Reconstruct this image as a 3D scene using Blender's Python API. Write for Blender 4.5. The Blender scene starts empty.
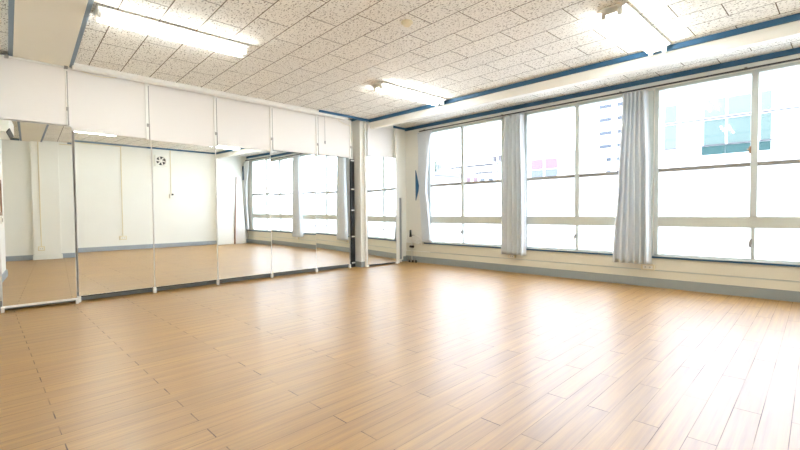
import bpy, bmesh, math, random
from mathutils import Vector, Matrix, Euler
R = math.radians
PI = math.pi
col = bpy.context.scene.collection
random.seed(7)

# ------------------------------------------------------------------ materials
def mat(name, color, rough=0.5, metal=0.0, noise=0.0, nscale=8.0, bump=0.0, bscale=60.0, stretch=(1, 1, 1), spec=0.5, emit=None, estr=0.0):
    m = bpy.data.materials.new(name); m.use_nodes = True
    nt = m.node_tree; N = nt.nodes; L = nt.links
    b = N['Principled BSDF']
    b.inputs['Base Color'].default_value = (*color, 1)
    b.inputs['Roughness'].default_value = rough
    b.inputs['Metallic'].default_value = metal
    b.inputs['Specular IOR Level'].default_value = spec
    tc = N.new('ShaderNodeTexCoord'); mp = N.new('ShaderNodeMapping')
    mp.inputs['Scale'].default_value = stretch
    L.new(tc.outputs['Object'], mp.inputs['Vector'])
    if noise > 0:
        n = N.new('ShaderNodeTexNoise'); n.inputs['Scale'].default_value = nscale; n.inputs['Detail'].default_value = 4
        L.new(mp.outputs['Vector'], n.inputs['Vector'])
        r = N.new('ShaderNodeMapRange')
        r.inputs['To Min'].default_value = 1 - noise; r.inputs['To Max'].default_value = 1 + noise
        L.new(n.outputs['Fac'], r.inputs['Value'])
        x = N.new('ShaderNodeVectorMath'); x.operation = 'SCALE'
        x.inputs[0].default_value = color
        L.new(r.outputs['Result'], x.inputs['Scale'])
        L.new(x.outputs['Vector'], b.inputs['Base Color'])
    if bump > 0:
        n2 = N.new('ShaderNodeTexNoise'); n2.inputs['Scale'].default_value = bscale; n2.inputs['Detail'].default_value = 3
        L.new(mp.outputs['Vector'], n2.inputs['Vector'])
        bp = N.new('ShaderNodeBump'); bp.inputs['Strength'].default_value = bump; bp.inputs['Distance'].default_value = 0.01
        L.new(n2.outputs['Fac'], bp.inputs['Height']); L.new(bp.outputs['Normal'], b.inputs['Normal'])
    if emit:
        b.inputs['Emission Color'].default_value = (*emit, 1); b.inputs['Emission Strength'].default_value = estr
    return m

def srgb(r, g, b):
    f = lambda c: (c/255/12.92) if c/255 <= 0.04045 else ((c/255+0.055)/1.055)**2.4
    return (f(r), f(g), f(b))

M = {}
M['wall'] = mat('painted_plaster', srgb(236, 235, 227), 0.65, noise=0.02, nscale=3, bump=0.05, bscale=90)
M['wall_low'] = mat('painted_lower_wall', srgb(222, 217, 198), 0.5, noise=0.03, nscale=4, bump=0.04)
M['beam'] = mat('painted_beam', srgb(238, 235, 226), 0.6, noise=0.02, nscale=2)
M['board'] = mat('white_panel_board', srgb(224, 219, 212), 0.5, noise=0.015, nscale=2)
M['soffit'] = mat('cream_soffit', srgb(226, 220, 203), 0.6, noise=0.03, nscale=2.5)
M['blue'] = mat('blue_moulding', srgb(44, 92, 126), 0.45, noise=0.12, nscale=6)
M['greyblue'] = mat('grey_blue_moulding', srgb(120, 138, 152), 0.5, noise=0.08, nscale=6)
M['base'] = mat('grey_vinyl_baseboard', srgb(148, 154, 152), 0.4, noise=0.05, nscale=5)
M['base_blue'] = mat('blue_grey_vinyl_baseboard', srgb(156, 164, 172), 0.4, noise=0.05, nscale=5)
M['alu'] = mat('satin_aluminium', srgb(200, 206, 200), 0.4, metal=0.1, noise=0.05, nscale=10, stretch=(1, 1, 8))
M['alu_pale'] = mat('pale_painted_frame', srgb(198, 201, 190), 0.45, noise=0.04, nscale=8)
M['post'] = mat('white_painted_metal', srgb(232, 230, 222), 0.4, noise=0.03, nscale=12)
M['post_grey'] = mat('grey_slot_metal', srgb(150, 146, 138), 0.4, metal=0.4, noise=0.06, nscale=20)
M['white_plastic'] = mat('white_plastic', srgb(238, 236, 226), 0.35, noise=0.02, nscale=15)
M['cream_plastic'] = mat('cream_plastic', srgb(226, 214, 180), 0.4, noise=0.03, nscale=15)
M['black'] = mat('black_plastic', srgb(28, 28, 28), 0.45, noise=0.15, nscale=20)
M['dark'] = mat('dark_rubber', srgb(58, 56, 52), 0.6, noise=0.1, nscale=20)
M['brown'] = mat('brown_wood_frame', srgb(150, 112, 84), 0.5, noise=0.15, nscale=12, stretch=(8, 8, 1))
M['grey_panel'] = mat('grey_laminate', srgb(142, 144, 142), 0.45, noise=0.05, nscale=6)
M['lamp_body'] = mat('lamp_enamel', srgb(244, 243, 236), 0.3, noise=0.02, nscale=15)
M['tube'] = mat('fluorescent_tube', (0.9, 0.9, 0.88), 0.3, noise=0.01, emit=(0.93, 0.98, 1.0), estr=26)
M['concrete'] = mat('pale_concrete', srgb(225, 224, 220), 0.8, noise=0.05, nscale=0.5)
M['tower'] = mat('tower_cladding', srgb(232, 236, 238), 0.7, noise=0.04, nscale=0.5)
M['ground'] = mat('asphalt', srgb(150, 150, 148), 0.9, noise=0.1, nscale=0.4)
M['ext_teal'] = mat('teal_glazing', srgb(78, 92, 88), 0.5, noise=0.06, nscale=0.6, spec=0.1)
M['ext_teal_dark'] = mat('dark_teal_spandrel', srgb(40, 64, 63), 0.5, noise=0.15, nscale=0.8, spec=0.1)
M['ext_win'] = mat('far_window_glazing', srgb(72, 76, 82), 0.5, noise=0.1, nscale=0.5, spec=0.1)
M['ext_pink'] = mat('pink_blind', srgb(104, 86, 90), 0.6, noise=0.08, nscale=0.5, spec=0.1)
M['ext_blue'] = mat('blue_grey_blind', srgb(88, 93, 100), 0.6, noise=0.08, nscale=0.5, spec=0.1)
M['roof'] = mat('grey_roof_sheet', srgb(68, 66, 70), 0.7, noise=0.12, nscale=0.6)
M['leaf'] = mat('pale_leaves', srgb(72, 84, 66), 0.7, noise=0.3, nscale=3)
M['bark'] = mat('grey_bark', srgb(90, 84, 76), 0.8, noise=0.2, nscale=5)

# mirror
def mirror_mat():
    m = bpy.data.materials.new('mirror_silver'); m.use_nodes = True
    N = m.node_tree.nodes; L = m.node_tree.links; b = N['Principled BSDF']
    b.inputs['Metallic'].default_value = 1; b.inputs['Roughness'].default_value = 0.0
    n = N.new('ShaderNodeTexNoise'); n.inputs['Scale'].default_value = 1.5
    r = N.new('ShaderNodeValToRGB')
    r.color_ramp.elements[0].color = (0.91, 0.94, 0.92, 1); r.color_ramp.elements[1].color = (0.94, 0.96, 0.94, 1)
    L.new(n.outputs['Fac'], r.inputs['Fac']); L.new(r.outputs['Color'], b.inputs['Base Color'])
    return m
M['mirror'] = mirror_mat()

# clear pane: mostly transparent with a weak sharp reflection
def glass_mat():
    m = bpy.data.materials.new('clear_window_glass'); m.use_nodes = True
    nt = m.node_tree; N = nt.nodes; L = nt.links; N.clear()
    o = N.new('ShaderNodeOutputMaterial'); t = N.new('ShaderNodeBsdfTransparent'); g = N.new('ShaderNodeBsdfGlossy')
    g.inputs['Roughness'].default_value = 0.02
    t.inputs['Color'].default_value = (0.97, 0.985, 0.98, 1)
    lw = N.new('ShaderNodeLayerWeight'); lw.inputs['Blend'].default_value = 0.5
    pw = N.new('ShaderNodeMath'); pw.operation = 'POWER'; pw.inputs[1].default_value = 5.0; L.new(lw.outputs['Facing'], pw.inputs[0])
    fr = N.new('ShaderNodeMath'); fr.operation = 'MULTIPLY_ADD'; fr.inputs[1].default_value = 0.9; fr.inputs[2].default_value = 0.03; L.new(pw.outputs[0], fr.inputs[0])
    mx = N.new('ShaderNodeMixShader')
    L.new(fr.outputs[0], mx.inputs[0]); L.new(t.outputs[0], mx.inputs[1]); L.new(g.outputs[0], mx.inputs[2]); L.new(mx.outputs[0], o.inputs[0])
    return m
M['glass'] = glass_mat()
def frosted_mat():
    m = bpy.data.materials.new('frosted_window_glass'); m.use_nodes = True
    nt = m.node_tree; N = nt.nodes; L = nt.links; N.clear()
    o = N.new('ShaderNodeOutputMaterial'); t = N.new('ShaderNodeBsdfTranslucent'); g = N.new('ShaderNodeBsdfTransparent')
    n = N.new('ShaderNodeTexNoise'); n.inputs['Scale'].default_value = 40
    r = N.new('ShaderNodeValToRGB'); r.color_ramp.elements[0].color = (0.93, 0.94, 0.94, 1); r.color_ramp.elements[1].color = (0.97, 0.98, 0.98, 1)
    L.new(n.outputs['Fac'], r.inputs['Fac']); L.new(r.outputs['Color'], t.inputs['Color'])
    mx = N.new('ShaderNodeMixShader'); mx.inputs[0].default_value = 0.25
    L.new(t.outputs[0], mx.inputs[1]); L.new(g.outputs[0], mx.inputs[2]); L.new(mx.outputs[0], o.inputs[0])
    return m
M['frosted'] = frosted_mat()
def curtain_mat():
    m = bpy.data.materials.new('grey_curtain_cloth'); m.use_nodes = True
    nt = m.node_tree; N = nt.nodes; L = nt.links; N.clear()
    o = N.new('ShaderNodeOutputMaterial'); d = N.new('ShaderNodeBsdfDiffuse'); t = N.new('ShaderNodeBsdfTranslucent')
    w = N.new('ShaderNodeTexNoise'); w.inputs['Scale'].default_value = 30
    r = N.new('ShaderNodeValToRGB')
    r.color_ramp.elements[0].color = (*srgb(226, 230, 232), 1); r.color_ramp.elements[1].color = (*srgb(236, 239, 240), 1)
    L.new(w.outputs['Fac'], r.inputs['Fac']); L.new(r.outputs['Color'], d.inputs['Color'])
    t.inputs['Color'].default_value = (*srgb(196, 202, 208), 1)
    mx = N.new('ShaderNodeMixShader'); mx.inputs[0].default_value = 0.16
    L.new(d.outputs[0], mx.inputs[1]); L.new(t.outputs[0], mx.inputs[2]); L.new(mx.outputs[0], o.inputs[0])
    return m
M['curtain'] = curtain_mat()

def floor_mat():
    m = bpy.data.materials.new('wood_plank_floor'); m.use_nodes = True
    nt = m.node_tree; N = nt.nodes; L = nt.links; b = N['Principled BSDF']
    tc = N.new('ShaderNodeTexCoord'); mp = N.new('ShaderNodeMapping')
    # rows run along Y: rotate so brick x = world Y
    mp.inputs['Rotation'].default_value = (0, 0, R(-90))
    mp.inputs['Location'].default_value = (-0.24, -0.395+0.107*20, 0)   # phase of the plank joints
    L.new(tc.outputs['Object'], mp.inputs['Vector'])
    br = N.new('ShaderNodeTexBrick')
    br.offset = 0.5; br.offset_frequency = 2; br.squash = 1
    br.inputs['Scale'].default_value = 1
    br.inputs['Brick Width'].default_value = 0.967; br.inputs['Row Height'].default_value = 0.107
    br.inputs['Mortar Size'].default_value = 0.0017; br.inputs['Mortar Smooth'].default_value = 0.3
    br.inputs['Color1'].default_value = (0.0, 0.0, 0.0, 1); br.inputs['Color2'].default_value = (1, 1, 1, 1)
    br.inputs['Mortar'].default_value = (0.5, 0.5, 0.5, 1)
    L.new(mp.outputs['Vector'], br.inputs['Vector'])
    # grain
    g = N.new('ShaderNodeMapping'); g.inputs['Scale'].default_value = (48, 1.3, 1)
    L.new(tc.outputs['Object'], g.inputs['Vector'])
    # shift the grain per plank
    ad = N.new('ShaderNodeVectorMath'); ad.operation = 'MULTIPLY_ADD'
    ad.inputs[1].default_value = (7, 13, 3)
    L.new(br.outputs['Color'], ad.inputs[0]); L.new(g.outputs['Vector'], ad.inputs[2])
    n = N.new('ShaderNodeTexNoise'); n.inputs['Scale'].default_value = 1.0; n.inputs['Detail'].default_value = 6; n.inputs['Roughness'].default_value = 0.65
    L.new(ad.outputs['Vector'], n.inputs['Vector'])
    cr = N.new('ShaderNodeValToRGB')
    cr.color_ramp.elements[0].position = 0.3; cr.color_ramp.elements[1].position = 0.72
    cr.color_ramp.elements[0].color = (*srgb(142, 97, 24), 1); cr.color_ramp.elements[1].color = (*srgb(175, 130, 42), 1)
    L.new(n.outputs['Fac'], cr.inputs['Fac'])
    # slight tone per plank
    hv = N.new('ShaderNodeHueSaturation')
    mr = N.new('ShaderNodeMapRange'); mr.inputs['To Min'].default_value = 0.95; mr.inputs['To Max'].default_value = 1.06
    L.new(br.outputs['Color'], mr.inputs['Value']); L.new(mr.outputs['Result'], hv.inputs['Value'])
    L.new(cr.outputs['Color'], hv.inputs['Color'])
    # worn gaps between boards: strength of the dark joint varies
    wn = N.new('ShaderNodeTexNoise'); wn.inputs['Scale'].default_value = 2.6; wn.inputs['Detail'].default_value = 2
    L.new(tc.outputs['Object'], wn.inputs['Vector'])
    wr = N.new('ShaderNodeMapRange'); wr.inputs['From Min'].default_value = 0.38; wr.inputs['From Max'].default_value = 0.62
    wr.inputs['To Min'].default_value = 0.15; wr.inputs['To Max'].default_value = 0.95
    L.new(wn.outputs['Fac'], wr.inputs['Value'])
    # board ends gape more than the long sides: same bond, y stretched tenfold so only the ends get a wide joint
    st = N.new('ShaderNodeVectorMath'); st.operation = 'MULTIPLY'; st.inputs[1].default_value = (1, 10, 1)
    L.new(mp.outputs['Vector'], st.inputs[0])
    b2 = N.new('ShaderNodeTexBrick'); b2.offset = 0.5; b2.offset_frequency = 2; b2.inputs['Scale'].default_value = 1
    b2.inputs['Brick Width'].default_value = 0.967; b2.inputs['Row Height'].default_value = 1.07
    b2.inputs['Mortar Size'].default_value = 0.0030; b2.inputs['Mortar Smooth'].default_value = 0.2
    L.new(st.outputs['Vector'], b2.inputs['Vector'])
    m1 = N.new('ShaderNodeMath'); m1.operation = 'MULTIPLY'
    L.new(br.outputs['Fac'], m1.inputs[0]); L.new(wr.outputs['Result'], m1.inputs[1])
    m2 = N.new('ShaderNodeMath'); m2.operation = 'MULTIPLY'; L.new(b2.outputs['Fac'], m2.inputs[0])
    wn2 = N.new('ShaderNodeTexNoise'); wn2.inputs['Scale'].default_value = 5.5; L.new(tc.outputs['Object'], wn2.inputs['Vector'])
    wr2 = N.new('ShaderNodeMapRange'); wr2.inputs['From Min'].default_value = 0.36; wr2.inputs['From Max'].default_value = 0.6
    wr2.inputs['To Min'].default_value = 0.1; wr2.inputs['To Max'].default_value = 1.0
    L.new(wn2.outputs['Fac'], wr2.inputs['Value']); L.new(wr2.outputs['Result'], m2.inputs[1])
    mu = N.new('ShaderNodeMath'); mu.operation = 'MAXIMUM'
    L.new(m1.outputs[0], mu.inputs[0]); L.new(m2.outputs[0], mu.inputs[1])
    mx = N.new('ShaderNodeMix'); mx.data_type = 'RGBA'
    L.new(mu.outputs[0], mx.inputs[0]); L.new(hv.outputs['Color'], mx.inputs[6]); mx.inputs[7].default_value = (*srgb(84, 58, 40), 1)
    L.new(mx.outputs[2], b.inputs['Base Color'])
    rr = N.new('ShaderNodeMapRange'); rr.inputs['To Min'].default_value = FL_ROUGH-0.01; rr.inputs['To Max'].default_value = FL_ROUGH+0.02
    L.new(n.outputs['Fac'], rr.inputs['Value'])
    rm = N.new('ShaderNodeMix'); rm.data_type = 'FLOAT'
    L.new(mu.outputs[0], rm.inputs[0]); L.new(rr.outputs['Result'], rm.inputs[2]); rm.inputs[3].default_value = 0.9
    L.new(rm.outputs[0], b.inputs['Roughness'])
    b.inputs['Specular IOR Level'].default_value = FL_SPEC
    b.inputs['IOR'].default_value = 1.73; b.inputs['Coat Weight'].default_value = 0.12; b.inputs['Coat Roughness'].default_value = 0.2
    bp = N.new('ShaderNodeBump'); bp.inputs['Strength'].default_value = 0.25; bp.inputs['Distance'].default_value = 0.002
    iv = N.new('ShaderNodeMath'); iv.operation = 'MULTIPLY_ADD'; iv.inputs[1].default_value = -1.0
    L.new(br.outputs['Fac'], iv.inputs[0])
    g2 = N.new('ShaderNodeMath'); g2.operation = 'MULTIPLY'; g2.inputs[1].default_value = 0.03
    L.new(n.outputs['Fac'], g2.inputs[0]); L.new(g2.outputs[0], iv.inputs[2])
    L.new(iv.outputs[0], bp.inputs['Height']); L.new(bp.outputs['Normal'], b.inputs['Normal'])
    return m
FL_ROUGH = 0.45; FL_SPEC = 1.0
M['floor'] = floor_mat()

def ceiling_mat():
    m = bpy.data.materials.new('speckled_ceiling_tile'); m.use_nodes = True
    nt = m.node_tree; N = nt.nodes; L = nt.links; b = N['Principled BSDF']
    tc = N.new('ShaderNodeTexCoord'); mp = N.new('ShaderNodeMapping')
    mp.vector_type = 'TEXTURE'                     # grid origin and slight turn of the tile layout
    mp.inputs['Location'].default_value = (-0.876, 4.997, 0); mp.inputs['Rotation'].default_value = (0, 0, R(CEIL_TURN))
    L.new(tc.outputs['Object'], mp.inputs['Vector'])
    br = N.new('ShaderNodeTexBrick'); br.offset = 0.5; br.offset_frequency = 2
    br.inputs['Scale'].default_value = 1; br.inputs['Brick Width'].default_value = 0.612; br.inputs['Row Height'].default_value = 0.3045
    br.inputs['Mortar Size'].default_value = 0.0045; br.inputs['Mortar Smooth'].default_value = 0.2
    br.inputs['Color1'].default_value = (0.42, 0.42, 0.42, 1); br.inputs['Color2'].default_value = (0.58, 0.58, 0.58, 1)
    L.new(mp.outputs['Vector'], br.inputs['Vector'])
    # travertine pits
    n = N.new('ShaderNodeTexNoise'); n.inputs['Scale'].default_value = 62; n.inputs['Detail'].default_value = 2.5; n.inputs['Roughness'].default_value = 0.6
    sm = N.new('ShaderNodeMapping'); sm.inputs['Scale'].default_value = (0.8, 1.25, 1)
    L.new(tc.outputs['Object'], sm.inputs['Vector']); L.new(sm.outputs['Vector'], n.inputs['Vector'])
    cr = N.new('ShaderNodeValToRGB'); cr.color_ramp.interpolation = 'LINEAR'
    cr.color_ramp.elements[0].position = 0.335; cr.color_ramp.elements[1].position = 0.44
    cr.color_ramp.elements[0].color = (*srgb(112, 98, 76), 1); cr.color_ramp.elements[1].color = (*srgb(238, 236, 227), 1)
    L.new(n.outputs['Fac'], cr.inputs['Fac'])
    tone = N.new('ShaderNodeMapRange'); tone.inputs['To Min'].default_value = 0.88; tone.inputs['To Max'].default_value = 1.12
    L.new(br.outputs['Color'], tone.inputs['Value'])
    hv = N.new('ShaderNodeHueSaturation'); L.new(cr.outputs['Color'], hv.inputs['Color']); L.new(tone.outputs['Result'], hv.inputs['Value'])
    mx = N.new('ShaderNodeMix'); mx.data_type = 'RGBA'
    L.new(br.outputs['Fac'], mx.inputs[0]); L.new(hv.outputs['Color'], mx.inputs[6]); mx.inputs[7].default_value = (*srgb(96, 84, 62), 1)
    L.new(mx.outputs[2], b.inputs['Base Color'])
    b.inputs['Roughness'].default_value = 0.85; b.inputs['Specular IOR Level'].default_value = 0.2
    bp = N.new('ShaderNodeBump'); bp.inputs['Strength'].default_value = 0.3; bp.inputs['Distance'].default_value = 0.003
    L.new(cr.outputs['Color'], bp.inputs['Height']); L.new(bp.outputs['Normal'], b.inputs['Normal'])
    return m
CEIL_TURN = -2.3
M['ceiling'] = ceiling_mat()

# ------------------------------------------------------------------ mesh helpers
class MB:
    def __init__(s): s.bm = bmesh.new()
    def box(s, x0, x1, y0, y1, z0, z1, mt=None, bev=0.0):
        vs = [s.bm.verts.new((x, y, z)) for x in (x0, x1) for y in (y0, y1) for z in (z0, z1)]
        fs = [(0, 1, 3, 2), (4, 6, 7, 5), (0, 4, 5, 1), (2, 3, 7, 6), (0, 2, 6, 4), (1, 5, 7, 3)]
        new = [s.bm.faces.new([vs[i] for i in f]) for f in fs]
        if bev > 0:
            es = list({e for f in new for e in f.edges})
            r = bmesh.ops.bevel(s.bm, geom=es, offset=bev, segments=2, affect='EDGES', profile=0.5)
        if mt is not None:
            pts = list({v for f in new if f.is_valid for v in f.verts} | {v for v in vs if v.is_valid} | (set(r['verts']) if bev > 0 else set()))
            bmesh.ops.transform(s.bm, matrix=mt, verts=pts)
        return s
    def cyl(s, a, b, r, n=12, r2=None, caps=True):
        a = Vector(a); b = Vector(b); d = (b-a); q = d.to_track_quat('Z', 'Y'); r2 = r if r2 is None else r2
        A = []; B = []
        for i in range(n):
            t = 2*PI*i/n; c = Vector((math.cos(t), math.sin(t), 0))
            A.append(s.bm.verts.new(a+q@(c*r))); B.append(s.bm.verts.new(b+q@(c*r2)))
        for i in range(n):
            j = (i+1) % n
            f = s.bm.faces.new((A[i], A[j], B[j], B[i])); f.smooth = True
        if caps: s.bm.faces.new(A[::-1]); s.bm.faces.new(B)
        return s
    def tube(s, pts, r, n=8):
        pts = [Vector(p) for p in pts]; rings = []
        for i, p in enumerate(pts):
            d = (pts[min(i+1, len(pts)-1)]-pts[max(i-1, 0)]).normalized(); q = d.to_track_quat('Z', 'Y')
            rings.append([s.bm.verts.new(p+q@Vector((math.cos(2*PI*k/n)*r, math.sin(2*PI*k/n)*r, 0))) for k in range(n)])
        for a, b in zip(rings, rings[1:]):
            for k in range(n):
                f = s.bm.faces.new((a[k], a[(k+1) % n], b[(k+1) % n], b[k])); f.smooth = True
        s.bm.faces.new(rings[0][::-1]); s.bm.faces.new(rings[-1])
        return s
    def prism(s, poly, axis, a, b):
        # poly: 2-D outline in the two other axes, extruded along axis from a to b
        def P(u, v, w):
            return {'x': (w, u, v), 'y': (u, w, v), 'z': (u, v, w)}[axis]
        A = [s.bm.verts.new(P(u, v, a)) for u, v in poly]; B = [s.bm.verts.new(P(u, v, b)) for u, v in poly]
        n = len(poly)
        for i in range(n): s.bm.faces.new((A[i], A[(i+1) % n], B[(i+1) % n], B[i]))
        s.bm.faces.new(A[::-1]); s.bm.faces.new(B)
        return s
    def build(s, name, m, parent=None, mtx=None, bevel=0.0):
        bmesh.ops.recalc_face_normals(s.bm, faces=s.bm.faces[:])
        me = bpy.data.meshes.new(name); 
        if mtx is not None: s.bm.transform(mtx)
        s.bm.to_mesh(me); s.bm.free()
        me.materials.append(m)
        o = bpy.data.objects.new(name, me); col.objects.link(o)
        if parent is not None: o.parent = parent
        if bevel > 0:
            md = o.modifiers.new('Bevel', 'BEVEL'); md.width = bevel; md.segments = 2; md.limit_method = 'ANGLE'
        return o

def tag(o, label, cat, group=None, kind=None):
    o['label'] = label; o['category'] = cat
    if group: o['group'] = group
    if kind: o['kind'] = kind
    return o
def thing(name, label, cat, loc=(0, 0, 0), rz=0.0, group=None):
    o = bpy.data.objects.new(name, None); col.objects.link(o); o.empty_display_size = 0.1
    o.location = loc; o.rotation_euler = (0, 0, rz)
    return tag(o, label, cat, group)
def struct(o, label=None):
    o['kind'] = 'structure'
    if label: o['label'] = label
    return o
def copy_tree(o, parent=None):
    c = o.copy(); col.objects.link(c); c.parent = parent
    for ch in list(o.children): copy_tree(ch, c)
    return c

# ------------------------------------------------------------------ room constants (metres, camera stands at x=0 y=0)
XL = -5.95      # mirror wall
XR = 0.65       # opposite wall
YW = 6.155      # window wall
YB = -0.06      # wall behind the photographer, who stands in a recess of it
YR = -0.80
H = 2.69

# floor, ceiling
struct(MB().box(XL-0.3, XR+0.15, YR-0.15, YW+0.15, -0.1, 0).build('floor', M['floor']), 'orange-brown wood plank floor with dark board joints')
struct(MB().box(XL-0.3, XR+0.15, YR-0.15, YW+0.15, H, H+0.12).build('ceiling', M['ceiling']), 'speckled cream acoustic tile ceiling')

# mirror wall: set back behind the mirrors, then the pilaster by the corner
XLW = -6.10
wl = MB()
wl.box(XLW-0.15, XLW, YR-0.15, 4.92, 0, H)
wl.box(XLW-0.15, XL, 5.72, YW+0.15, 0, H)
wl.box(XLW-0.15, -5.88, 4.90, 5.74, 0, H)
struct(wl.build('wall_left', M['wall'], bevel=0.004), 'cream wall behind the row of mirrors')
struct(MB().box(XR, XR+0.15, YR-0.15, YW+0.15, 0, H).build('wall_right', M['wall']), 'cream wall opposite the mirrors, seen in them')
struct(MB().box(XL-0.3, -2.4, YR-0.15, YB, 0, H).box(-2.4, XR, YR-0.15, YR, 0, H).build('wall_back', M['wall']), 'cream wall seen edge-on in the leftmost mirror')

# window wall: piers, spandrel, head
WIN = [(-5.33, -3.70), (-3.32, -1.62), (-1.50, 0.37)]
SZ0, SZ1 = 0.40, 2.545
ww = MB()
ww.box(XL-0.3, XR+0.15, YW, YW+0.16, 0, SZ0)
ww.box(XL-0.3, XR+0.15, YW, YW+0.16, SZ1, H)
xs = [XL-0.3] + [v for w in WIN for v in w] + [XR+0.15]
for a, b in zip(xs[::2], xs[1::2]): ww.box(a, b, YW, YW+0.16, SZ0, SZ1)
struct(ww.build('wall_front', M['wall'], bevel=0.003), 'cream window wall with three wide windows')
# lower dado band: two boards with a groove, and the blue sill strip
struct(MB().box(XL, XR, YW-0.012, YW, 0.225, 0.375).box(XL, XR, YW-0.02, YW, 0.115, 0.212).build('trim_1', M['wall_low'], bevel=0.004), 'cream boarding below the windows')
struct(MB().box(-5.45, XR, YW-0.035, YW, 0.378, 0.398).build('trim_2', M['blue']), 'dark blue strip under the window sills')
struct(MB().box(-5.45, XR, YW-0.045, YW, 0.4, 0.412).build('trim_3', M['alu'], bevel=0.002), 'pale metal sill ledge under the windows')
# baseboards
struct(MB().box(XL, XR, YW-0.028, YW, 0, 0.115).build('baseboard_front', M['base'], bevel=0.004))
struct(MB().box(XLW, XLW+0.015, YB, 4.90, 0, 0.10).box(-5.88, -5.865, 4.90, 5.74, 0, 0.10).box(XLW, -5.865, 4.886, 4.90, 0, 0.10).box(XL, XL+0.015, 5.74, YW-0.028, 0, 0.10).build('baseboard_left', M['base'], bevel=0.003))
struct(MB().box(XR-0.02, XR, YR, YW-0.028, 0, 0.11).build('baseboard_right', M['base_blue'], bevel=0.004))
struct(MB().box(XLW+0.015, -2.4, YB, YB+0.02, 0, 0.11).box(-2.4, XR-0.02, YR, YR+0.02, 0, 0.11).build('baseboard_back', M['base_blue'], bevel=0.004))

# beam parallel to the windows and the crown mouldings
BY0, BY1, BZ = 5.09, 5.20, 2.525
struct(MB().box(-5.88, XR, BY0, BY1, BZ, H).build('trim_4', M['beam'], bevel=0.004), 'cream painted beam running in front of the windows')
struct(MB().box(-5.82, XR, BY0-0.03, BY0, H-0.055, H).build('trim_5', M['blue'], bevel=0.005), 'blue moulding where the beam meets the ceiling')
struct(MB().box(XL, XR, YW-0.03, YW, H-0.06, H).build('trim_6', M['blue'], bevel=0.005), 'blue moulding above the windows')
struct(MB().box(XLW, XLW+0.03, YB, 4.84, H-0.04, H).box(-5.88, -5.85, 4.81, BY0-0.03, H-0.04, H).box(-6.07, -5.88, 4.81, 4.84, H-0.04, H)
       .box(XL, XL+0.03, 5.74, YW-0.03, H-0.04, H).box(-5.85, -5.82, 4.0, BY0-0.0, H-0.035, H).build('trim_7', M['blue'], bevel=0.005), 'blue moulding at the top of the mirror wall')
struct(MB().box(XR-0.03, XR, 3.3, 5.2, H-0.04, H).build('trim_8', M['blue'], bevel=0.005), 'blue moulding on the opposite wall')
struct(MB().box(XR-0.03, XR, 0.85, 3.3, H-0.04, H).box(XR-0.03, XR, YR, 0.02, H-0.04, H).build('trim_9', M['greyblue'], bevel=0.005))
# shallow soffit on the left, slightly skewed, with grey-blue edges
def yl(x): return 0.235 + (x+4.14)*(-0.036)
def yr(x): return 0.650 + (x+4.1)*(-0.060)
s_ = MB(); xa, xb = -6.1, XR
s_.prism([(xa, yl(xa)), (xb, yl(xb)), (xb, yr(xb)), (xa, yr(xa))], 'z', H-0.045, H)
struct(s_.build('trim_10', M['soffit'], bevel=0.003), 'flat cream soffit crossing the ceiling')
s_ = MB()
for fn, d in ((yl, -0.035), (yr, 0.035)):
    s_.prism([(xa, fn(xa)), (xb, fn(xb)), (xb, fn(xb)+d), (xa, fn(xa)+d)], 'z', H-0.04, H)
struct(s_.build('trim_11', M['greyblue'], bevel=0.004), 'grey-blue mouldings on both sides of the soffit')
# pilasters of the opposite wall, under the soffit and near the windows
struct(MB().box(XR-0.10, XR, 0.20, 0.68, 0, H-0.045).box(XR-0.13, XR-0.10, 0.18, 0.70, 0, 0.11).build('trim_12', M['wall'], bevel=0.004), 'cream pilaster under the soffit, seen in a mirror')
struct(MB().box(XR-0.22, XR, 5.05, 5.60, 0, H).build('trim_13', M['wall'], bevel=0.004), 'cream pilaster near the windows, seen in a mirror')

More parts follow.
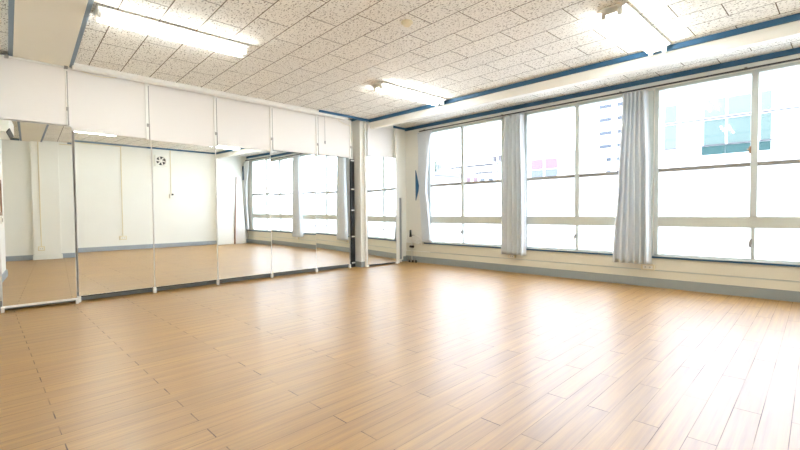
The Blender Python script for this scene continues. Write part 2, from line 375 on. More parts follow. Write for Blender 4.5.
# ------------------------------------------------------------------ windows
def window(n, x0, x1, xm, latch_x, label):
    w = bpy.data.objects.new('window_%d' % n, None); col.objects.link(w); w['kind'] = 'structure'; w['label'] = label
    w.location = ((x0+x1)/2, YW, SZ0); cx, cz = w.location.x, SZ0
    def part(mb, nm, m, bev=0.003, parent=None):
        return mb.build(nm, M[m], parent or w, Matrix.Translation((-cx, -YW, -cz)), bevel=bev)
    y0, y1 = YW-0.012, YW+0.09
    part(MB().box(x0, x0+0.045, y0, y1, SZ0, SZ1).box(x1-0.045, x1, y0, y1, SZ0, SZ1).box(x0, x1, y0, y1, SZ1-0.035, SZ1).box(x0, x1, y0, y1, SZ0, SZ0+0.035), 'window_frame', 'alu')
    part(MB().box(x0+0.03, x1-0.03, y0+0.004, y1-0.01, 0.782, 0.912), 'transom', 'alu_pale', 0.006)
    part(MB().box(x0+0.03, x1-0.03, y0+0.002, y1-0.02, 1.478, 1.524), 'glazing_bar', 'post_grey')
    part(MB().box(xm-0.032, xm+0.032, y0-0.004, y1-0.02, 0.912, SZ1-0.03), 'mullion', 'alu')
    part(MB().box(xm-0.018, xm+0.018, y0, y1-0.02, SZ0+0.03, 0.782), 'mullion', 'alu')
    for a, b in ((x0+0.03, xm-0.015), (xm+0.015, x1-0.03)):
        part(MB().box(a, b, YW+0.035, YW+0.041, 1.51, SZ1-0.03), 'clear_pane', 'glass', 0)
        part(MB().box(a, b, YW+0.035, YW+0.041, 0.905, 1.492), 'frosted_pane', 'frosted', 0)
        part(MB().box(a, b, YW+0.035, YW+0.041, SZ0+0.03, 0.79), 'frosted_pane', 'frosted', 0)
    lt = MB().box(xm-0.026, xm-0.004, y0-0.016, y0-0.002, 0.60, 0.66)
    lt.cyl((xm-0.015, y0-0.012, 0.635), (xm-0.015, y0-0.034, 0.635), 0.009, 8)
    lt.box(xm-0.034, xm-0.008, y0-0.040, y0-0.030, 0.565, 0.64)
    part(lt, 'window_latch', 'post_grey', 0.002)
    if n == 3:
        l2 = MB().box(xm-0.046, xm-0.026, y0-0.018, y0-0.004, 1.62, 1.70).box(xm-0.062, xm-0.034, y0-0.03, y0-0.018, 1.66, 1.675)
        part(l2, 'window_latch', 'brown', 0.002)
    return w
window(1, *WIN[0], -4.53, 0, 'metal window by the mirror corner, clear above frosted panes')
window(2, *WIN[1], -2.49, 0, 'middle metal window between two hanging curtains')
window(3, *WIN[2], -0.52, 0, 'rightmost metal window with a teal building outside')

# pillar cover left of window 3
struct(MB().box(-1.665, -1.515, YW-0.03, YW, 0.415, SZ1-0.02).build('trim_14', M['alu'], bevel=0.012), 'pale metal post cover left of the right window')

# curtain track
tr = thing('curtain_track', 'long dark curtain track above the windows', 'curtain rail', (-2.5, YW-0.06, 2.56))
MB().box(-3.02, 3.3, -0.012, 0.012, -0.008, 0.008).build('rail', M['dark'], tr, bevel=0.002)
for x in (-2.9, -1.2, 0.6, 1.9, 3.2):
    MB().box(x-0.012, x+0.012, -0.005, 0.06, 0.004, 0.022).build('bracket', M['post_grey'], tr)

# ------------------------------------------------------------------ curtains
def curtain(loc, prof, folds, depth, label, hooks=6, phase=0.0, group=None):
    """prof: list of (z, left, right) in the thing's own frame; pleated cloth with thickness"""
    t = thing('curtain', label, 'curtain', loc)
    bm = bmesh.new(); nu, nv = folds*14, 44
    z_top, z_bot = prof[0][0], prof[-1][0]
    rnd = random.Random(int(folds*7+phase*10)); amp = [rnd.uniform(0.75, 1.15) for _ in range(folds+2)]
    jit = [rnd.uniform(-0.3, 0.3) for _ in range(folds+2)]
    grid = []
    for j in range(nv+1):
        z = z_top+(z_bot-z_top)*j/nv
        for (za, la, ra), (zb, lb, rb) in zip(prof, prof[1:]):
            if zb <= z <= za+1e-6:
                k = (za-z)/(za-zb); k2 = k*k*(3-2*k)
                l = la+(lb-la)*k2; r = ra+(rb-ra)*k2; break
        row = []
        s = j/nv
        for i in range(nu+1):
            u = i/nu; ph = u*folds; q = int(min(ph, folds))
            a = amp[q]*(1-(ph-q))+amp[q+1]*(ph-q)
            jj = jit[q]*(1-(ph-q))+jit[q+1]*(ph-q)
            y = depth*a*math.sin(2*PI*ph+phase+0.5*s*jj*3)*(0.75+0.25*s)
            x = l+(r-l)*u + 0.25*(r-l)/folds*math.sin(4*PI*ph+phase)*0.35 + 0.006*math.sin(5*s+ph)
            row.append(bm.verts.new((x, y, z+0.004*math.sin(2*PI*ph)*(j == nv))))
        grid.append(row)
    for a, b in zip(grid, grid[1:]):
        for i in range(nu):
            f = bm.faces.new((a[i], a[i+1], b[i+1], b[i])); f.smooth = True
    me = bpy.data.meshes.new('cloth'); bm.to_mesh(me); bm.free(); me.materials.append(M['curtain'])
    o = bpy.data.objects.new('cloth', me); col.objects.link(o); o.parent = t
    sd = o.modifiers.new('Solidify', 'SOLIDIFY'); sd.thickness = 0.002; sd.offset = 0
    l, r = prof[0][1], prof[0][2]
    for k in range(hooks):
        x = l+(r-l)*(k+0.5)/hooks
        MB().tube([(x, 0.03, z_top-0.02), (x, 0.03, z_top+0.01), (x, 0.055, z_top+0.022)], 0.003, 6).build('hook', M['post'], t)
    return t
CY = 6.03
# curtain by the corner, gathered half way
c1 = curtain((-5.36, CY, 0), [(2.52, -0.165, 0.20), (2.2, -0.15, 0.14), (1.6, -0.15, 0.075), (1.45, -0.12, 0.07), (0.94, -0.08, 0.13), (0.42, -0.05, 0.19)], 6, 0.028,
             'pale grey curtain pulled in beside the corner next to the mirrors', 5, 0.4)
MB().prism([(-0.175, 1.80), (-0.165, 1.80), (-0.09, 1.50), (-0.10, 1.42), (-0.165, 1.22), (-0.175, 1.22)], 'y', -0.045, -0.03).build('tieback', M['blue'], c1, bevel=0.003)
curtain((-3.46, CY, 0), [(2.52, -0.17, 0.17), (1.5, -0.195, 0.19), (0.30, -0.235, 0.205)], 5, 0.05,
        'grey pleated curtain hanging between the left and middle windows', 6, 1.2)
curtain((-1.72, CY, 0), [(2.52, -0.14, 0.16), (1.4, -0.185, 0.185), (0.30, -0.24, 0.215)], 6, 0.05,
        'grey pleated curtain hanging beside the rightmost window', 6, 2.0)
c4 = curtain((0.46, CY, 0), [(2.52, -0.14, 0.15), (1.6, -0.01, 0.13), (1.3, 0.0, 0.12), (0.42, -0.08, 0.15)], 6, 0.028,
        'pale curtain seen only in the mirrors, at the far end of the windows', 5, 0.9)
MB().box(0.155, 0.17, -0.05, 0.01, 1.95, 2.38).build('tieback', M['blue'], c4, bevel=0.003)

# ------------------------------------------------------------------ mirrors and the white boards above them
def mirror(label, x, y0, y1, z0, z1, yaw, lean=0.0, stand=False, posts=(True, True), postw=0.003):
    """upright mirror panel facing +x; yaw turns it about its middle, lean tips the top back"""
    yc = (y0+y1)/2; w = y1-y0-0.004
    t = thing('wall_mirror', label, 'mirror', (x, yc, 0), 0, 'tall mirror panels along the left wall')
    t.rotation_euler = (0, R(lean), R(yaw))
    MB().box(-0.022, -0.002, -w/2+0.002, w/2-0.002, z0-(0 if stand else 0.010), z1).build('backing', M['post' if stand else 'black'], t)  # without a stand, black backing drops below the glass as a painted shadow gap
    MB().box(-0.004, 0.0, -w/2+0.004, w/2-0.004, z0+0.004, z1-0.004).build('mirror_glass', M['mirror'], t)
    fr = MB()
    fr.box(-0.012, 0.001, -w/2-0.001, -w/2+postw, z0, z1).box(-0.012, 0.001, w/2-postw, w/2+0.001, z0, z1)
    if stand: fr.box(-0.024, 0.008, -w/2, w/2, z0-0.004, z0+0.018)
    else: fr.box(-0.020, 0.001, -w/2, w/2, z0, z0+0.002)
    fr.build('frame', M['post'], t, bevel=0.001)
    for s in (-1, 1):
        if stand:
            MB().box(-0.03, 0.02, s*w/2-0.014, s*w/2+0.014, 0, z0+0.012).build('foot', M['post'], t, bevel=0.003)
        elif s == 1 or posts[0]:
            MB().box(-0.02, 0.016, s*w/2-0.018, s*w/2+0.018, 0, z0).build('foot', M['white_plastic'], t, bevel=0.003)
    return t
mirror('leftmost mirror panel on a low white stand, reflecting a wall outlet and the soffit', -5.93, 0.148, 0.765, 0.045, 1.985, -2.9, stand=True)
MX = -5.985
seam = [0.785, 1.565, 2.36, 3.19, 4.00, 4.70]
labs = ['mirror panel reflecting a ceiling lamp and a conduit, second from the left',
        'mirror panel reflecting the round wall fan, third from the left',
        'mirror panel reflecting a pale pilaster and the end of the windows',
        'mirror panel reflecting the hanging curtain in the middle of its width',
        'narrow mirror panel reflecting a window and a curtain, left of the black slotted post']
yaws = [0.5, 0.2, 0.75, -1.0, -3.2]
leans = [0.4, 0.4, 0.35, 0.3, 0.3]
for k in range(5):
    mirror(labs[k], MX, seam[k], seam[k+1], 0.068, 1.95+0.006*k, yaws[k], leans[k], posts=(k == 0, True))
mirror('separate mirror panel on the corner pilaster, reflecting a window alone', -5.80, 5.01, 5.685, 0.035, 2.03, -6.0)

def board(label, x, y0, y1, z0, z1):
    t = thing('wall_board', label, 'panel', (x, (y0+y1)/2, z0), 0, 'white boards above the mirrors')
    MB().box(-0.012, 0, y0-(y0+y1)/2, y1-(y0+y1)/2-0.004, 0, z1-z0).build('panel', M['board'], t, bevel=0.002)
    return t
BX = -5.955
bs = [(-0.055, 0.735, 2.0), (0.738, 1.525, 1.945), (1.528, 2.36, 1.93), (2.363, 3.20, 1.955), (3.203, 4.03, 1.975), (4.033, 4.74, 1.985)]
bl = ['white board above the leftmost mirror, under the flat soffit', 'white board above the mirror that reflects a ceiling lamp', 'white board above the mirror that reflects the wall fan',
      'white board above the mirror reflecting the pale pilaster', 'white board above the mirror reflecting the middle of a curtain', 'white board with a hanging black-tipped cord in front, left of the pilaster']
for (a, b, z), l in zip(bs, bl):
    board(l, BX, a, b, z, 2.645)
board('white board above the separate mirror on the corner pilaster', -5.825, 5.03, 5.66, 2.035, 2.60)

# metal seam posts over the board joints
pl = [('thin metal post between the two leftmost white boards', 0.735, 2.0), ('wide slotted metal post over the second board joint from the left', 1.525, 1.93),
      ('slotted metal post over the joint above the pale pilaster reflection', 2.36, 1.93), ('slotted metal post over the fourth board joint from the left', 3.20, 1.955),
      ('slotted metal post beside the hanging black-tipped cord', 4.03, 1.96), ('metal post at the right end of the white board row', 4.735, 1.985)]
for k, (l, y, z) in enumerate(pl):
    t = thing('metal_post', l, 'post', (BX+0.001, y, z), 0, 'metal posts over the white boards')
    w = 0.012 if k == 0 else 0.022
    MB().box(0, 0.012, -w, w, 0, 2.645-z).build('upright', M['post'], t, bevel=0.003)
    MB().box(0.012, 0.0135, w-0.012, w-0.002, 0.02, 2.60-z).build('slot_strip', M['post_grey'], t)
    MB().box(0.012, 0.022, -0.012, 0.012, 0.16, 0.20).box(0.006, 0.02, w-0.010, w, 0, 0.20).build('clip', M['post_grey'], t, bevel=0.002)

# white rail with tube shape along the top, and thin pipe beneath the soffit
t = thing('ceiling_rail', 'long white rail along the ceiling edge above the white boards', 'rail', (-5.885, 0.79, 2.655))
MB().box(-0.03, 0.016, 0, 3.80, -0.036, 0.034).cyl((0.018, 0, -0.012), (0.018, 3.80, -0.012), 0.02, 14).build('rail', M['post'], t, bevel=0.004)
for y in (0.0, 3.80):
    MB().box(-0.03, 0.036, y-0.01, y+0.01, -0.04, 0.034).build('end_cap', M['white_plastic'], t, bevel=0.003)
t = thing('conduit_pipe', 'thin white pipe running under the flat soffit above the first white board', 'pipe', (-5.92, -0.05, 2.633))
MB().cyl((0, 0, 0), (0, 0.82, 0), 0.009, 10).build('pipe', M['post'], t)
for y in (0.30, 0.78):
    MB().box(-0.03, 0.016, y-0.016, y+0.016, -0.014, 0.012).build('clamp', M['post_grey'], t, bevel=0.002)
t = tag(MB().tube([(-5.90, 0.79+0.02*i, 2.645-0.055*math.sin(PI*i/24)) for i in range(25)], 0.0035, 6).build('cable', M['cream_plastic']),
        'slack cream cable sagging below the left end of the white rail', 'cable')
t = tag(MB().tube([(-5.925, 4.45+0.015*i, 2.60-0.04*math.sin(PI*i/30)-0.0012*i) for i in range(19)]+[(-5.925, 4.722, 2.52), (-5.925, 4.725, 2.30)], 0.003, 6).build('cable', M['cream_plastic']),
        'thin cable drooping beside the pilaster at the right end of the boards', 'cable')
t = thing('pull_cord', 'thin hanging cord with a black tip in front of the last white board', 'cord', (-5.925, 4.17, 2.63))
MB().cyl((0, 0, 0), (0, 0, -0.42), 0.003, 6).build('cord', M['post_grey'], t)
MB().cyl((0, 0, -0.42), (0, 0, -0.47), 0.008, 8, 0.005).build('cord_weight', M['black'], t)

# black slotted post with white clips next to the pilaster
t = thing('slotted_post', 'black slotted upright with white clips beside the pilaster', 'post', (-6.03, 4.825, 0))
MB().box(-0.015, 0.015, -0.042, 0.042, 0, 1.97).build('upright', M['black'], t, bevel=0.003)
for z in (0.08, 0.56, 1.04, 1.42, 1.94):
    MB().box(0.015, 0.03, -0.04, 0.03, z-0.012, z+0.012).build('clip', M['white_plastic'], t, bevel=0.002)
# white edge post of the corner mirror
t = thing('edge_post', 'tall white post at the right edge of the corner mirror', 'post', (-5.79, 5.735, 0))
MB().box(-0.03, 0.012, -0.034, 0.05, 0, 2.60).build('upright', M['post'], t, bevel=0.004)
t = thing('edge_post', 'thin white post at the left edge of the corner mirror', 'post', (-5.835, 4.985, 0))
MB().box(-0.03, 0.012, -0.014, 0.014, 0, 2.64).build('upright', M['post'], t, bevel=0.003)

# grey folded panel standing between the corner mirror and the corner
t = thing('folded_table', 'grey folded table on edge, standing between the corner mirror and the window corner', 'table', (-5.92, 5.905, 0))
MB().box(-0.012, 0.012, -0.07, 0.07, 0.06, 1.28).build('table_top', M['grey_panel'], t, bevel=0.004)
MB().box(-0.02, 0.02, 0.07, 0.10, 0.04, 1.30).box(-0.02, 0.02, -0.07, 0.10, 1.28, 1.30).build('edge_frame', M['post'], t, bevel=0.003)
for y in (-0.05, 0.045):
    MB().box(-0.025, 0.025, y-0.01, y+0.01, 0, 0.06).build('leg', M['post'], t, bevel=0.002)
t = thing('wall_socket', 'small white socket low on the wall beside the grey folded table', 'socket', (-5.86, 5.81, 0.17))
MB().box(-0.012, 0, -0.02, 0.02, -0.04, 0.06).build('plate', M['white_plastic'], t, bevel=0.003)
MB().box(0, 0.006, -0.008, 0.008, -0.01, 0.03).build('cover', M['post_grey'], t)

# gas pipe fitting in the corner
t = thing('gas_valve', 'white gas pipe with black knobs and floor valves in the window corner', 'valve', (-5.72, 6.07, 0))
MB().tube([(0, 0, 0.02), (0, 0, 0.40), (0.005, 0, 0.47), (0.04, 0, 0.53), (0.12, 0.0, 0.53), (0.20, 0.0, 0.50), (0.24, 0.02, 0.44), (0.24, 0.03, 0.36)], 0.011, 8).build('pipe', M['post'], t)
MB().box(-0.012, 0.13, -0.02, 0.02, 0.41, 0.46).cyl((0.16, 0, 0.37), (0.16, 0, 0.45), 0.03, 12).build('valve_body', M['post'], t, bevel=0.004)
MB().cyl((-0.035, 0, 0.50), (-0.035, 0, 0.64), 0.026, 10, 0.018).cyl((-0.03, 0, 0.54), (0.09, 0, 0.535), 0.007, 8).build('knob', M['black'], t)
MB().cyl((-0.05, 0, 0.31), (0.04, 0, 0.31), 0.024, 10).build('knob', M['black'], t)
for x in (-0.09, -0.02, 0.09):
    b = MB().cyl((x, -0.01, 0), (x, -0.01, 0.10), 0.014, 10).box(x-0.02, x+0.02, -0.03, 0.01, 0.03, 0.06)
    b.build('floor_valve', M['post_grey'], t, bevel=0.002)
for x, z in ((-0.06, 0.04), (0.11, 0.05), (0.02, 0.045)):
    MB().box(x, x+0.03, -0.03, 0, 0, z).build('valve_cap', M['black'], t, bevel=0.003)

# sockets on the window wall
def outlet(label, loc, rz, wide=0.12, tall=0.065, m='cream_plastic'):
    t = thing('wall_outlet', label, 'outlet', loc, rz)
    MB().box(-wide/2, wide/2, -0.03, 0, -tall/2, tall/2).build('box', M[m], t, bevel=0.005)
    MB().box(-wide*0.36, wide*0.36, -0.033, -0.03, -tall*0.32, tall*0.32).build('face_plate', M['white_plastic'], t, bevel=0.001)
    for x in (-wide*0.18, wide*0.14):
        MB().box(x-0.004, x-0.001, -0.0345, -0.033, -0.010, 0.010).build('slot', M['dark'], t)
        MB().box(x+0.006, x+0.009, -0.0345, -0.033, -0.010, 0.010).build('slot', M['dark'], t)
    return t
outlet('cream outlet box on the cream band below the curtain between left and middle windows', (-3.53, YW-0.012, 0.26), 0)
outlet('cream outlet box below the curtain beside the rightmost window', (-1.56, YW-0.012, 0.255), 0, 0.16, 0.075)
# conduit strip in the groove
tag(MB().box(-5.3, XR-0.03, YW-0.022, YW-0.001, 0.2125, 0.2225).build('cable_duct', M['alu_pale'], bevel=0.002), 'thin horizontal cable duct along the cream band under the windows', 'duct')

# ------------------------------------------------------------------ ceiling lamps
def lamp(label, loc):
    t = thing('ceiling_lamp', label, 'lamp', loc, 0, 'fluorescent ceiling lamps')
    L_ = 1.25
    hs = MB(); 
    hs.prism([(-0.075, 0.0), (-0.115, -0.012), (-0.115, -0.02), (-0.05, -0.042), (0.05, -0.042), (0.115, -0.02), (0.115, -0.012), (0.075, 0.0)], 'y', -L_/2, L_/2)
    hs.build('housing', M['lamp_body'], t, bevel=0.003)
    for x in (-0.062, 0.062):
        MB().cyl((x, -L_/2+0.03, -0.066), (x, L_/2-0.03, -0.066), 0.0163, 16).build('tube', M['tube'], t)
    for s in (-1, 1):
        b = MB()
        for x in (-0.062, 0.062): b.box(x-0.018, x+0.018, s*(L_/2-0.018)-0.012, s*(L_/2-0.018)+0.012, -0.088, -0.02)
        b.box(-0.05, 0.05, s*(L_/2-0.01)-0.01, s*(L_/2-0.01)+0.01, -0.06, -0.01)
        b.build('socket', M['white_plastic'], t, bevel=0.003)
    return t
l0 = lamp('twin tube fluorescent lamp nearest the flat soffit, top left', (-4.20, 1.35, H)); l0.rotation_euler.z = R(-2)
spots = [((-4.10, 4.36, H), 'twin tube fluorescent lamp above the corner mirror, in the far middle of the ceiling'),
         ((-1.22, 4.37, H), 'twin tube fluorescent lamp close to the beam over the rightmost curtain'),
         ((-1.35, 1.60, H), 'twin tube fluorescent lamp over the camera, seen only in a mirror')]
for p, l in spots:
    c = copy_tree(l0); c.location = p; c['label'] = l

t = thing('smoke_detector', 'small round cream smoke detector on the ceiling tiles', 'smoke detector', (-2.62, 2.74, H))
MB().cyl((0, 0, 0), (0, 0, -0.012), 0.052, 24).build('base', M['cream_plastic'], t)
MB().cyl((0, 0, -0.012), (0, 0, -0.035), 0.045, 24, 0.030).build('sensor_dome', M['cream_plastic'], t)

# ------------------------------------------------------------------ things on the walls seen in the mirrors
def conduit(label, x, y, z0, z1):
    tag(MB().box(x-0.012, x, y-0.009, y+0.009, z0, z1).build('wall_conduit', M['cream_plastic'], bevel=0.002), label, 'conduit')
conduit('vertical cream conduit on the pilaster reflected in the leftmost mirror', XR-0.10, 0.33, 0.30, H-0.05)
conduit('vertical cream conduit above the outlet reflected in the second mirror', XR, 2.72, 0.36, H-0.04)
conduit('short cream conduit above the switch box reflected beside the wall fan', XR, 3.80, 1.46, H-0.04)
tag(MB().box(XR-0.02, XR, 0.70, 2.74, H-0.062, H-0.045).build('wall_conduit', M['cream_plastic'], bevel=0.002), 'horizontal cream conduit under the moulding of the opposite wall', 'conduit')
outlet('cream outlet box at the foot of the pilaster, reflected in the leftmost mirror', (XR-0.10, 0.33, 0.25), R(-90), 0.12, 0.10)
outlet('cream outlet box low on the opposite wall, reflected in the second mirror', (XR, 2.72, 0.31), R(-90), 0.16, 0.10)
t = thing('wall_switch', 'white switch box with a black key under the short conduit, reflected in a mirror', 'switch', (XR, 3.80, 1.40))
MB().box(-0.05, 0, -0.04, 0.04, -0.06, 0.06).build('box', M['white_plastic'], t, bevel=0.006)
MB().box(-0.08, -0.05, 0.0, 0.04, 0.02, 0.065).build('key', M['black'], t, bevel=0.002)
# fan
t = thing('wall_fan', 'square white wall fan with dark round blades reflected in a mirror', 'fan', (XR, 3.56, 2.34))
fb = MB(); n = 28
o_ = [(0.16, 0.16), (-0.16, 0.16), (-0.16, -0.16), (0.16, -0.16)]
bm = fb.bm
out = []; inn = []
for i in range(n):
    a = 2*PI*i/n+PI/4; c, s = math.cos(a), math.sin(a); k = 0.145/max(abs(c), abs(s))
    out.append((c*k, s*k)); inn.append((c*0.118, s*0.118))
for x in (-0.05, 0.0):
    pass
VO = [[bm.verts.new((x, u, v)) for u, v in out] for x in (-0.05, 0)]; VI = [[bm.verts.new((x, u, v)) for u, v in inn] for x in (-0.05, 0)]
for i in range(n):
    j = (i+1) % n
    bm.faces.new((VO[0][i], VO[0][j], VI[0][j], VI[0][i])); bm.faces.new((VO[1][i], VO[1][j], VI[1][j], VI[1][i]))
    bm.faces.new((VO[0][i], VO[0][j], VO[1][j], VO[1][i])); bm.faces.new((VI[0][i], VI[0][j], VI[1][j], VI[1][i]))
fb.build('housing', M['white_plastic'], t)
MB().cyl((-0.004, 0, 0), (-0.001, 0, 0), 0.118, 28).build('opening', M['black'], t)
for k in range(6):
    a = k*PI/3
    b = MB(); b.prism([(0.03, -0.012), (0.108, -0.036), (0.112, 0.0), (0.03, 0.02)], 'x', -0.028, -0.020)
    b.build('blade', M['white_plastic'], t, Matrix.Rotation(a, 4, 'X'))
MB().cyl((-0.04, 0, 0), (-0.012, 0, 0), 0.035, 16).build('hub', M['white_plastic'], t)
# air conditioner and frame and switch on the wall behind the camera
t = thing('air_conditioner', 'white wall air conditioner reflected at the left edge of the first mirror', 'air conditioner', (-2.95, YB, 2.22))
MB().prism([(0, 0), (0.12, 0), (0.17, 0.07), (0.17, 0.24), (0.13, 0.30), (0, 0.30)], 'x', -0.55, 0.35).build('body', M['white_plastic'], t, bevel=0.01)
MB().prism([(0.126, 0.002), (0.136, 0.0), (0.171, 0.058), (0.164, 0.062)], 'x', -0.50, 0.30).build('vent_slit', M['black'], t)
t = thing('picture_frame', 'brown wood picture frame on the wall reflected at the left edge of the first mirror', 'picture', (-3.35, YB, 1.27))
MB().box(-0.30, 0.30, 0, 0.03, -0.27, -0.22).box(-0.30, 0.30, 0, 0.03, 0.22, 0.27).box(-0.30, -0.25, 0, 0.03, -0.22, 0.22).box(0.25, 0.30, 0, 0.03, -0.22, 0.22).build('frame', M['brown'], t, bevel=0.004)
MB().box(-0.25, 0.25, 0.002, 0.012, -0.22, 0.22).build('backing_board', M['cream_plastic'], t)
t = thing('light_switch', 'white light switch plate with grey rocker, reflected below the brown frame', 'switch', (-2.85, YB, 0.93))
MB().box(-0.035, 0.035, 0, 0.01, -0.06, 0.06).build('plate', M['white_plastic'], t, bevel=0.003)
MB().box(-0.012, 0.012, 0.01, 0.016, -0.03, 0.03).build('rocker', M['post_grey'], t, bevel=0.001)
# white board leaning beside the windows, seen in the mirrors
t = thing('leaning_board', 'tall white board leaning on the pilaster, seen only in a mirror', 'board', (XR-0.24, 5.62, 0))
MB().prism([(0.0, 0.0), (0.34, 0.0), (0.20, 2.02), (0.06, 2.02)], 'x', -0.015, 0.015).build('panel', M['board'], t, bevel=0.003)
MB().prism([(-0.03, 0.0), (0.0, 0.0), (0.06, 2.02), (0.05, 2.02)], 'x', -0.02, 0.02).build('gap_shade_strip', M['brown'], t)  # dark wedge standing in for the shaded gap beside the board

# ------------------------------------------------------------------ the street outside
struct(MB().box(-120, 90, YW+0.5, 130, -7.2, -7.0).build('ground', M['ground']), 'street level outside')
def bld(name, label, x, y, w, d, z1, m='concrete', rz=0.0):
    t = thing(name, label, 'building', (x, y, -7.0), rz)
    MB().box(-w/2, w/2, 0, d, 0, z1+7.0).build('wall', M[m], t, bevel=0.05)
    return t
def bwin(t, x0, x1, z0, z1, m='ext_win', nm='window', bars=0, proud=0.06):
    o = MB().box(x0, x1, -proud, 0.02, z0+7.0, z1+7.0).build(nm, M[m], t)
    return o
# teal glazed office right of the post
t = bld('office_building', 'white office block with teal glazing seen through the rightmost window', -3.3, 25, 6.2, 12, 7.6, 'tower')
M['ext_pale'] = mat('pale_glazing', srgb(92, 100, 98), 0.5, noise=0.06, nscale=0.6, spec=0.1)
for x0, x1, dark, m in ((-2.35, -1.85, 0, 'ext_pale'), (-0.70, 0.12, 1, 'ext_teal'), (0.22, 1.05, 1, 'ext_teal'), (1.40, 1.75, 1, 'ext_teal')):
    bwin(t, x0, x1, 4.10, 5.26, m); bwin(t, x0, x1, 5.42, 6.25, 'ext_pale')
    if dark: bwin(t, x0-0.08, x1, 3.62, 4.02, 'ext_teal_dark', 'spandrel')
MB().box(-3.0, 2.9, -0.12, 0, 12.31, 12.36).box(-3.0, 2.9, -0.12, 0, 11.04, 11.08).build('floor_band', M['roof'], t)
# apartment tower with rows of small windows
t = bld('apartment_tower', 'pale apartment tower with a column of small dark windows', -10.6, 32, 3.2, 8, 10.5, 'tower')
for k in range(8):
    for i in range(2):
        bwin(t, -0.75+i*1.2, 0.05+i*1.2, 2.6+k*0.95, 2.85+k*0.95, 'ext_win')
# low block with pink and blue blinds
t = bld('shop_block', 'low white block with pink and blue blinds through the middle window', -12.2, 24.5, 3.0, 7, 4.7, 'concrete')
for i in range(3):
    bwin(t, -1.45+i*0.90, -0.70+i*0.90, 3.55, 4.15, 'ext_pink', 'blind'); bwin(t, -1.45+i*0.90, -0.70+i*0.90, 2.85, 3.50, 'ext_blue', 'window')
# long low building with sheet roof beyond the left window
t = bld('long_building', 'long low white building with a row of reddish windows through the left window', -29.5, 44, 34, 8, 6.6, 'concrete')
for i in range(12):
    bwin(t, -8.5+i*1.45, -7.5+i*1.45, 4.75, 5.25, 'ext_pink', 'window')
MB().box(-17.3, 17.3, -0.5, 8.2, 13.6, 13.75).build('roof', M['roof'], t)
t = bld('house', 'grey roofed house beyond the left window, beside the corner curtain', -27.5, 28, 5.0, 6, 4.4, 'concrete')
MB().prism([(-2.9, 11.3), (2.9, 11.3), (0, 12.8)], 'y', -0.4, 6.4).build('roof', M['roof'], t)
for i in range(2): bwin(t, -1.6+i*1.8, -0.6+i*1.8, 2.7, 3.5, 'ext_win')
for (x, y, w_, z, l) in ((-21.0, 33, 3.2, 5.3, 'small grey roofed house through the left window, left of the chimneys'), (-17.3, 31, 3.0, 4.9, 'small grey roofed house through the left window, behind the reddish windows')):
    t = bld('house', l, x, y, w_, 4, z-0.8, 'concrete')
    MB().prism([(-w_/2-0.3, z+6.2), (w_/2+0.3, z+6.2), (w_/2+0.1, z+6.32), (-w_/2-0.1, z+6.32)], 'y', -0.3, 4.3).build('roof', M['roof'], t)
    for i in range(3): bwin(t, -w_/2+0.3+i*0.9, -w_/2+0.8+i*0.9, z-1.9, z-1.3, 'ext_win')
for x, l in ((-17.6, 'left one of two small rooftop chimneys through the left window'), (-17.15, 'right one of two small rooftop chimneys through the left window')):
    t = thing('chimney', l, 'chimney', (x, 28, -7.0))
    MB().box(-0.09, 0.09, -0.1, 0.1, 0, 11.75).build('shaft', M['concrete'], t)
    MB().box(-0.11, 0.11, -0.12, 0.12, 11.75, 12.2).build('cap', M['roof'], t)
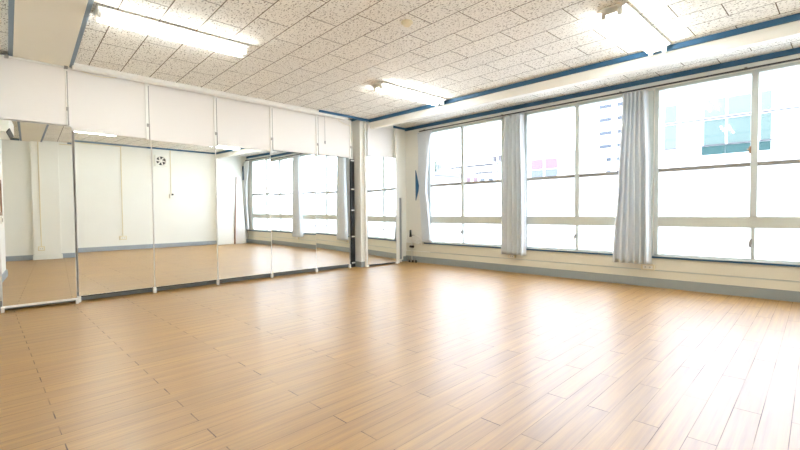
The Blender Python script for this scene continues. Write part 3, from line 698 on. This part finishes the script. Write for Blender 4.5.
def tree(x, y, zc, r, label):
    t = thing('tree', label, 'tree', (x, y, -7.0))
    MB().cyl((0, 0, 0), (0.1, 0, zc+7.0), 0.18, 8, 0.06).cyl((0, 0, zc+4.5), (r*0.5, 0.2, zc+7.3), 0.08, 6, 0.03).cyl((0, 0, zc+4.8), (-r*0.5, -0.2, zc+7.2), 0.08, 6, 0.03).build('trunk', M['bark'], t)
    rr = random.Random(int(x*10)); bm = bmesh.new()
    for k in range(650):
        th = rr.uniform(0, 2*PI); ph = math.acos(rr.uniform(-1, 1)); q = r*rr.uniform(0.35, 1)**0.6
        c = Vector((q*math.sin(ph)*math.cos(th), q*math.sin(ph)*math.sin(th), zc+7.0+0.75*q*math.cos(ph)))
        e = Euler((rr.uniform(0, PI), rr.uniform(0, PI), rr.uniform(0, PI))).to_matrix(); s = rr.uniform(0.06, 0.13)
        vs = [bm.verts.new(c+e@Vector(p)*s) for p in ((-1, 0, 0), (0, -0.5, 0.1), (1, 0, 0), (0, 0.5, 0.1))]
        bm.faces.new(vs)
    me = bpy.data.meshes.new('foliage'); bm.to_mesh(me); bm.free(); me.materials.append(M['leaf'])
    o = bpy.data.objects.new('foliage', me); col.objects.link(o); o.parent = t
tree(-20.5, 23.5, 4.6, 1.1, 'thin leafy tree beyond the left window, right of the corner curtain')

# ------------------------------------------------------------------ light: overcast white sky through the windows
w = bpy.data.worlds.new('sky'); bpy.context.scene.world = w; w.use_nodes = True
N = w.node_tree.nodes; L = w.node_tree.links; bg = N['Background']
tc = N.new('ShaderNodeTexCoord'); sp = N.new('ShaderNodeSeparateXYZ'); cr = N.new('ShaderNodeValToRGB')
L.new(tc.outputs['Generated'], sp.inputs[0]); L.new(sp.outputs['Z'], cr.inputs['Fac'])
cr.color_ramp.elements[0].position = 0.0; cr.color_ramp.elements[0].color = (0.80, 0.86, 1.0, 1)
cr.color_ramp.elements[1].position = 0.9; cr.color_ramp.elements[1].color = (0.70, 0.80, 1.0, 1)
L.new(cr.outputs['Color'], bg.inputs['Color'])
bg.inputs['Strength'].default_value = 7.4

# ------------------------------------------------------------------ camera
cam = bpy.data.cameras.new('camera'); co = bpy.data.objects.new('camera', cam); col.objects.link(co)
cam.sensor_width = 36; cam.lens = 36*420/800; cam.clip_start = 0.02; cam.clip_end = 400
r_ = Vector((0.70851006, 0.7056417, -0.00912549)); u_ = Vector((-0.01541055, 0.02839862, 0.99947788)); f_ = Vector((-0.70553243, 0.70799951, -0.03099504))
m3 = Matrix((r_, u_, -f_)).transposed()
co.matrix_world = Matrix.Translation((0, 0, 1.0)) @ m3.to_4x4()
bpy.context.scene.camera = co

sc = bpy.context.scene
sc.view_settings.view_transform = 'Standard'; sc.view_settings.look = 'None'
sc.view_settings.exposure = 0.75; sc.view_settings.gamma = 1.0; sc.view_settings.use_curve_mapping = False
sc.cycles.use_denoising = True
sc.cycles.max_bounces = 14; sc.cycles.diffuse_bounces = 8; sc.cycles.glossy_bounces = 6; sc.cycles.transparent_max_bounces = 12
sc.cycles.sample_clamp_indirect = 12
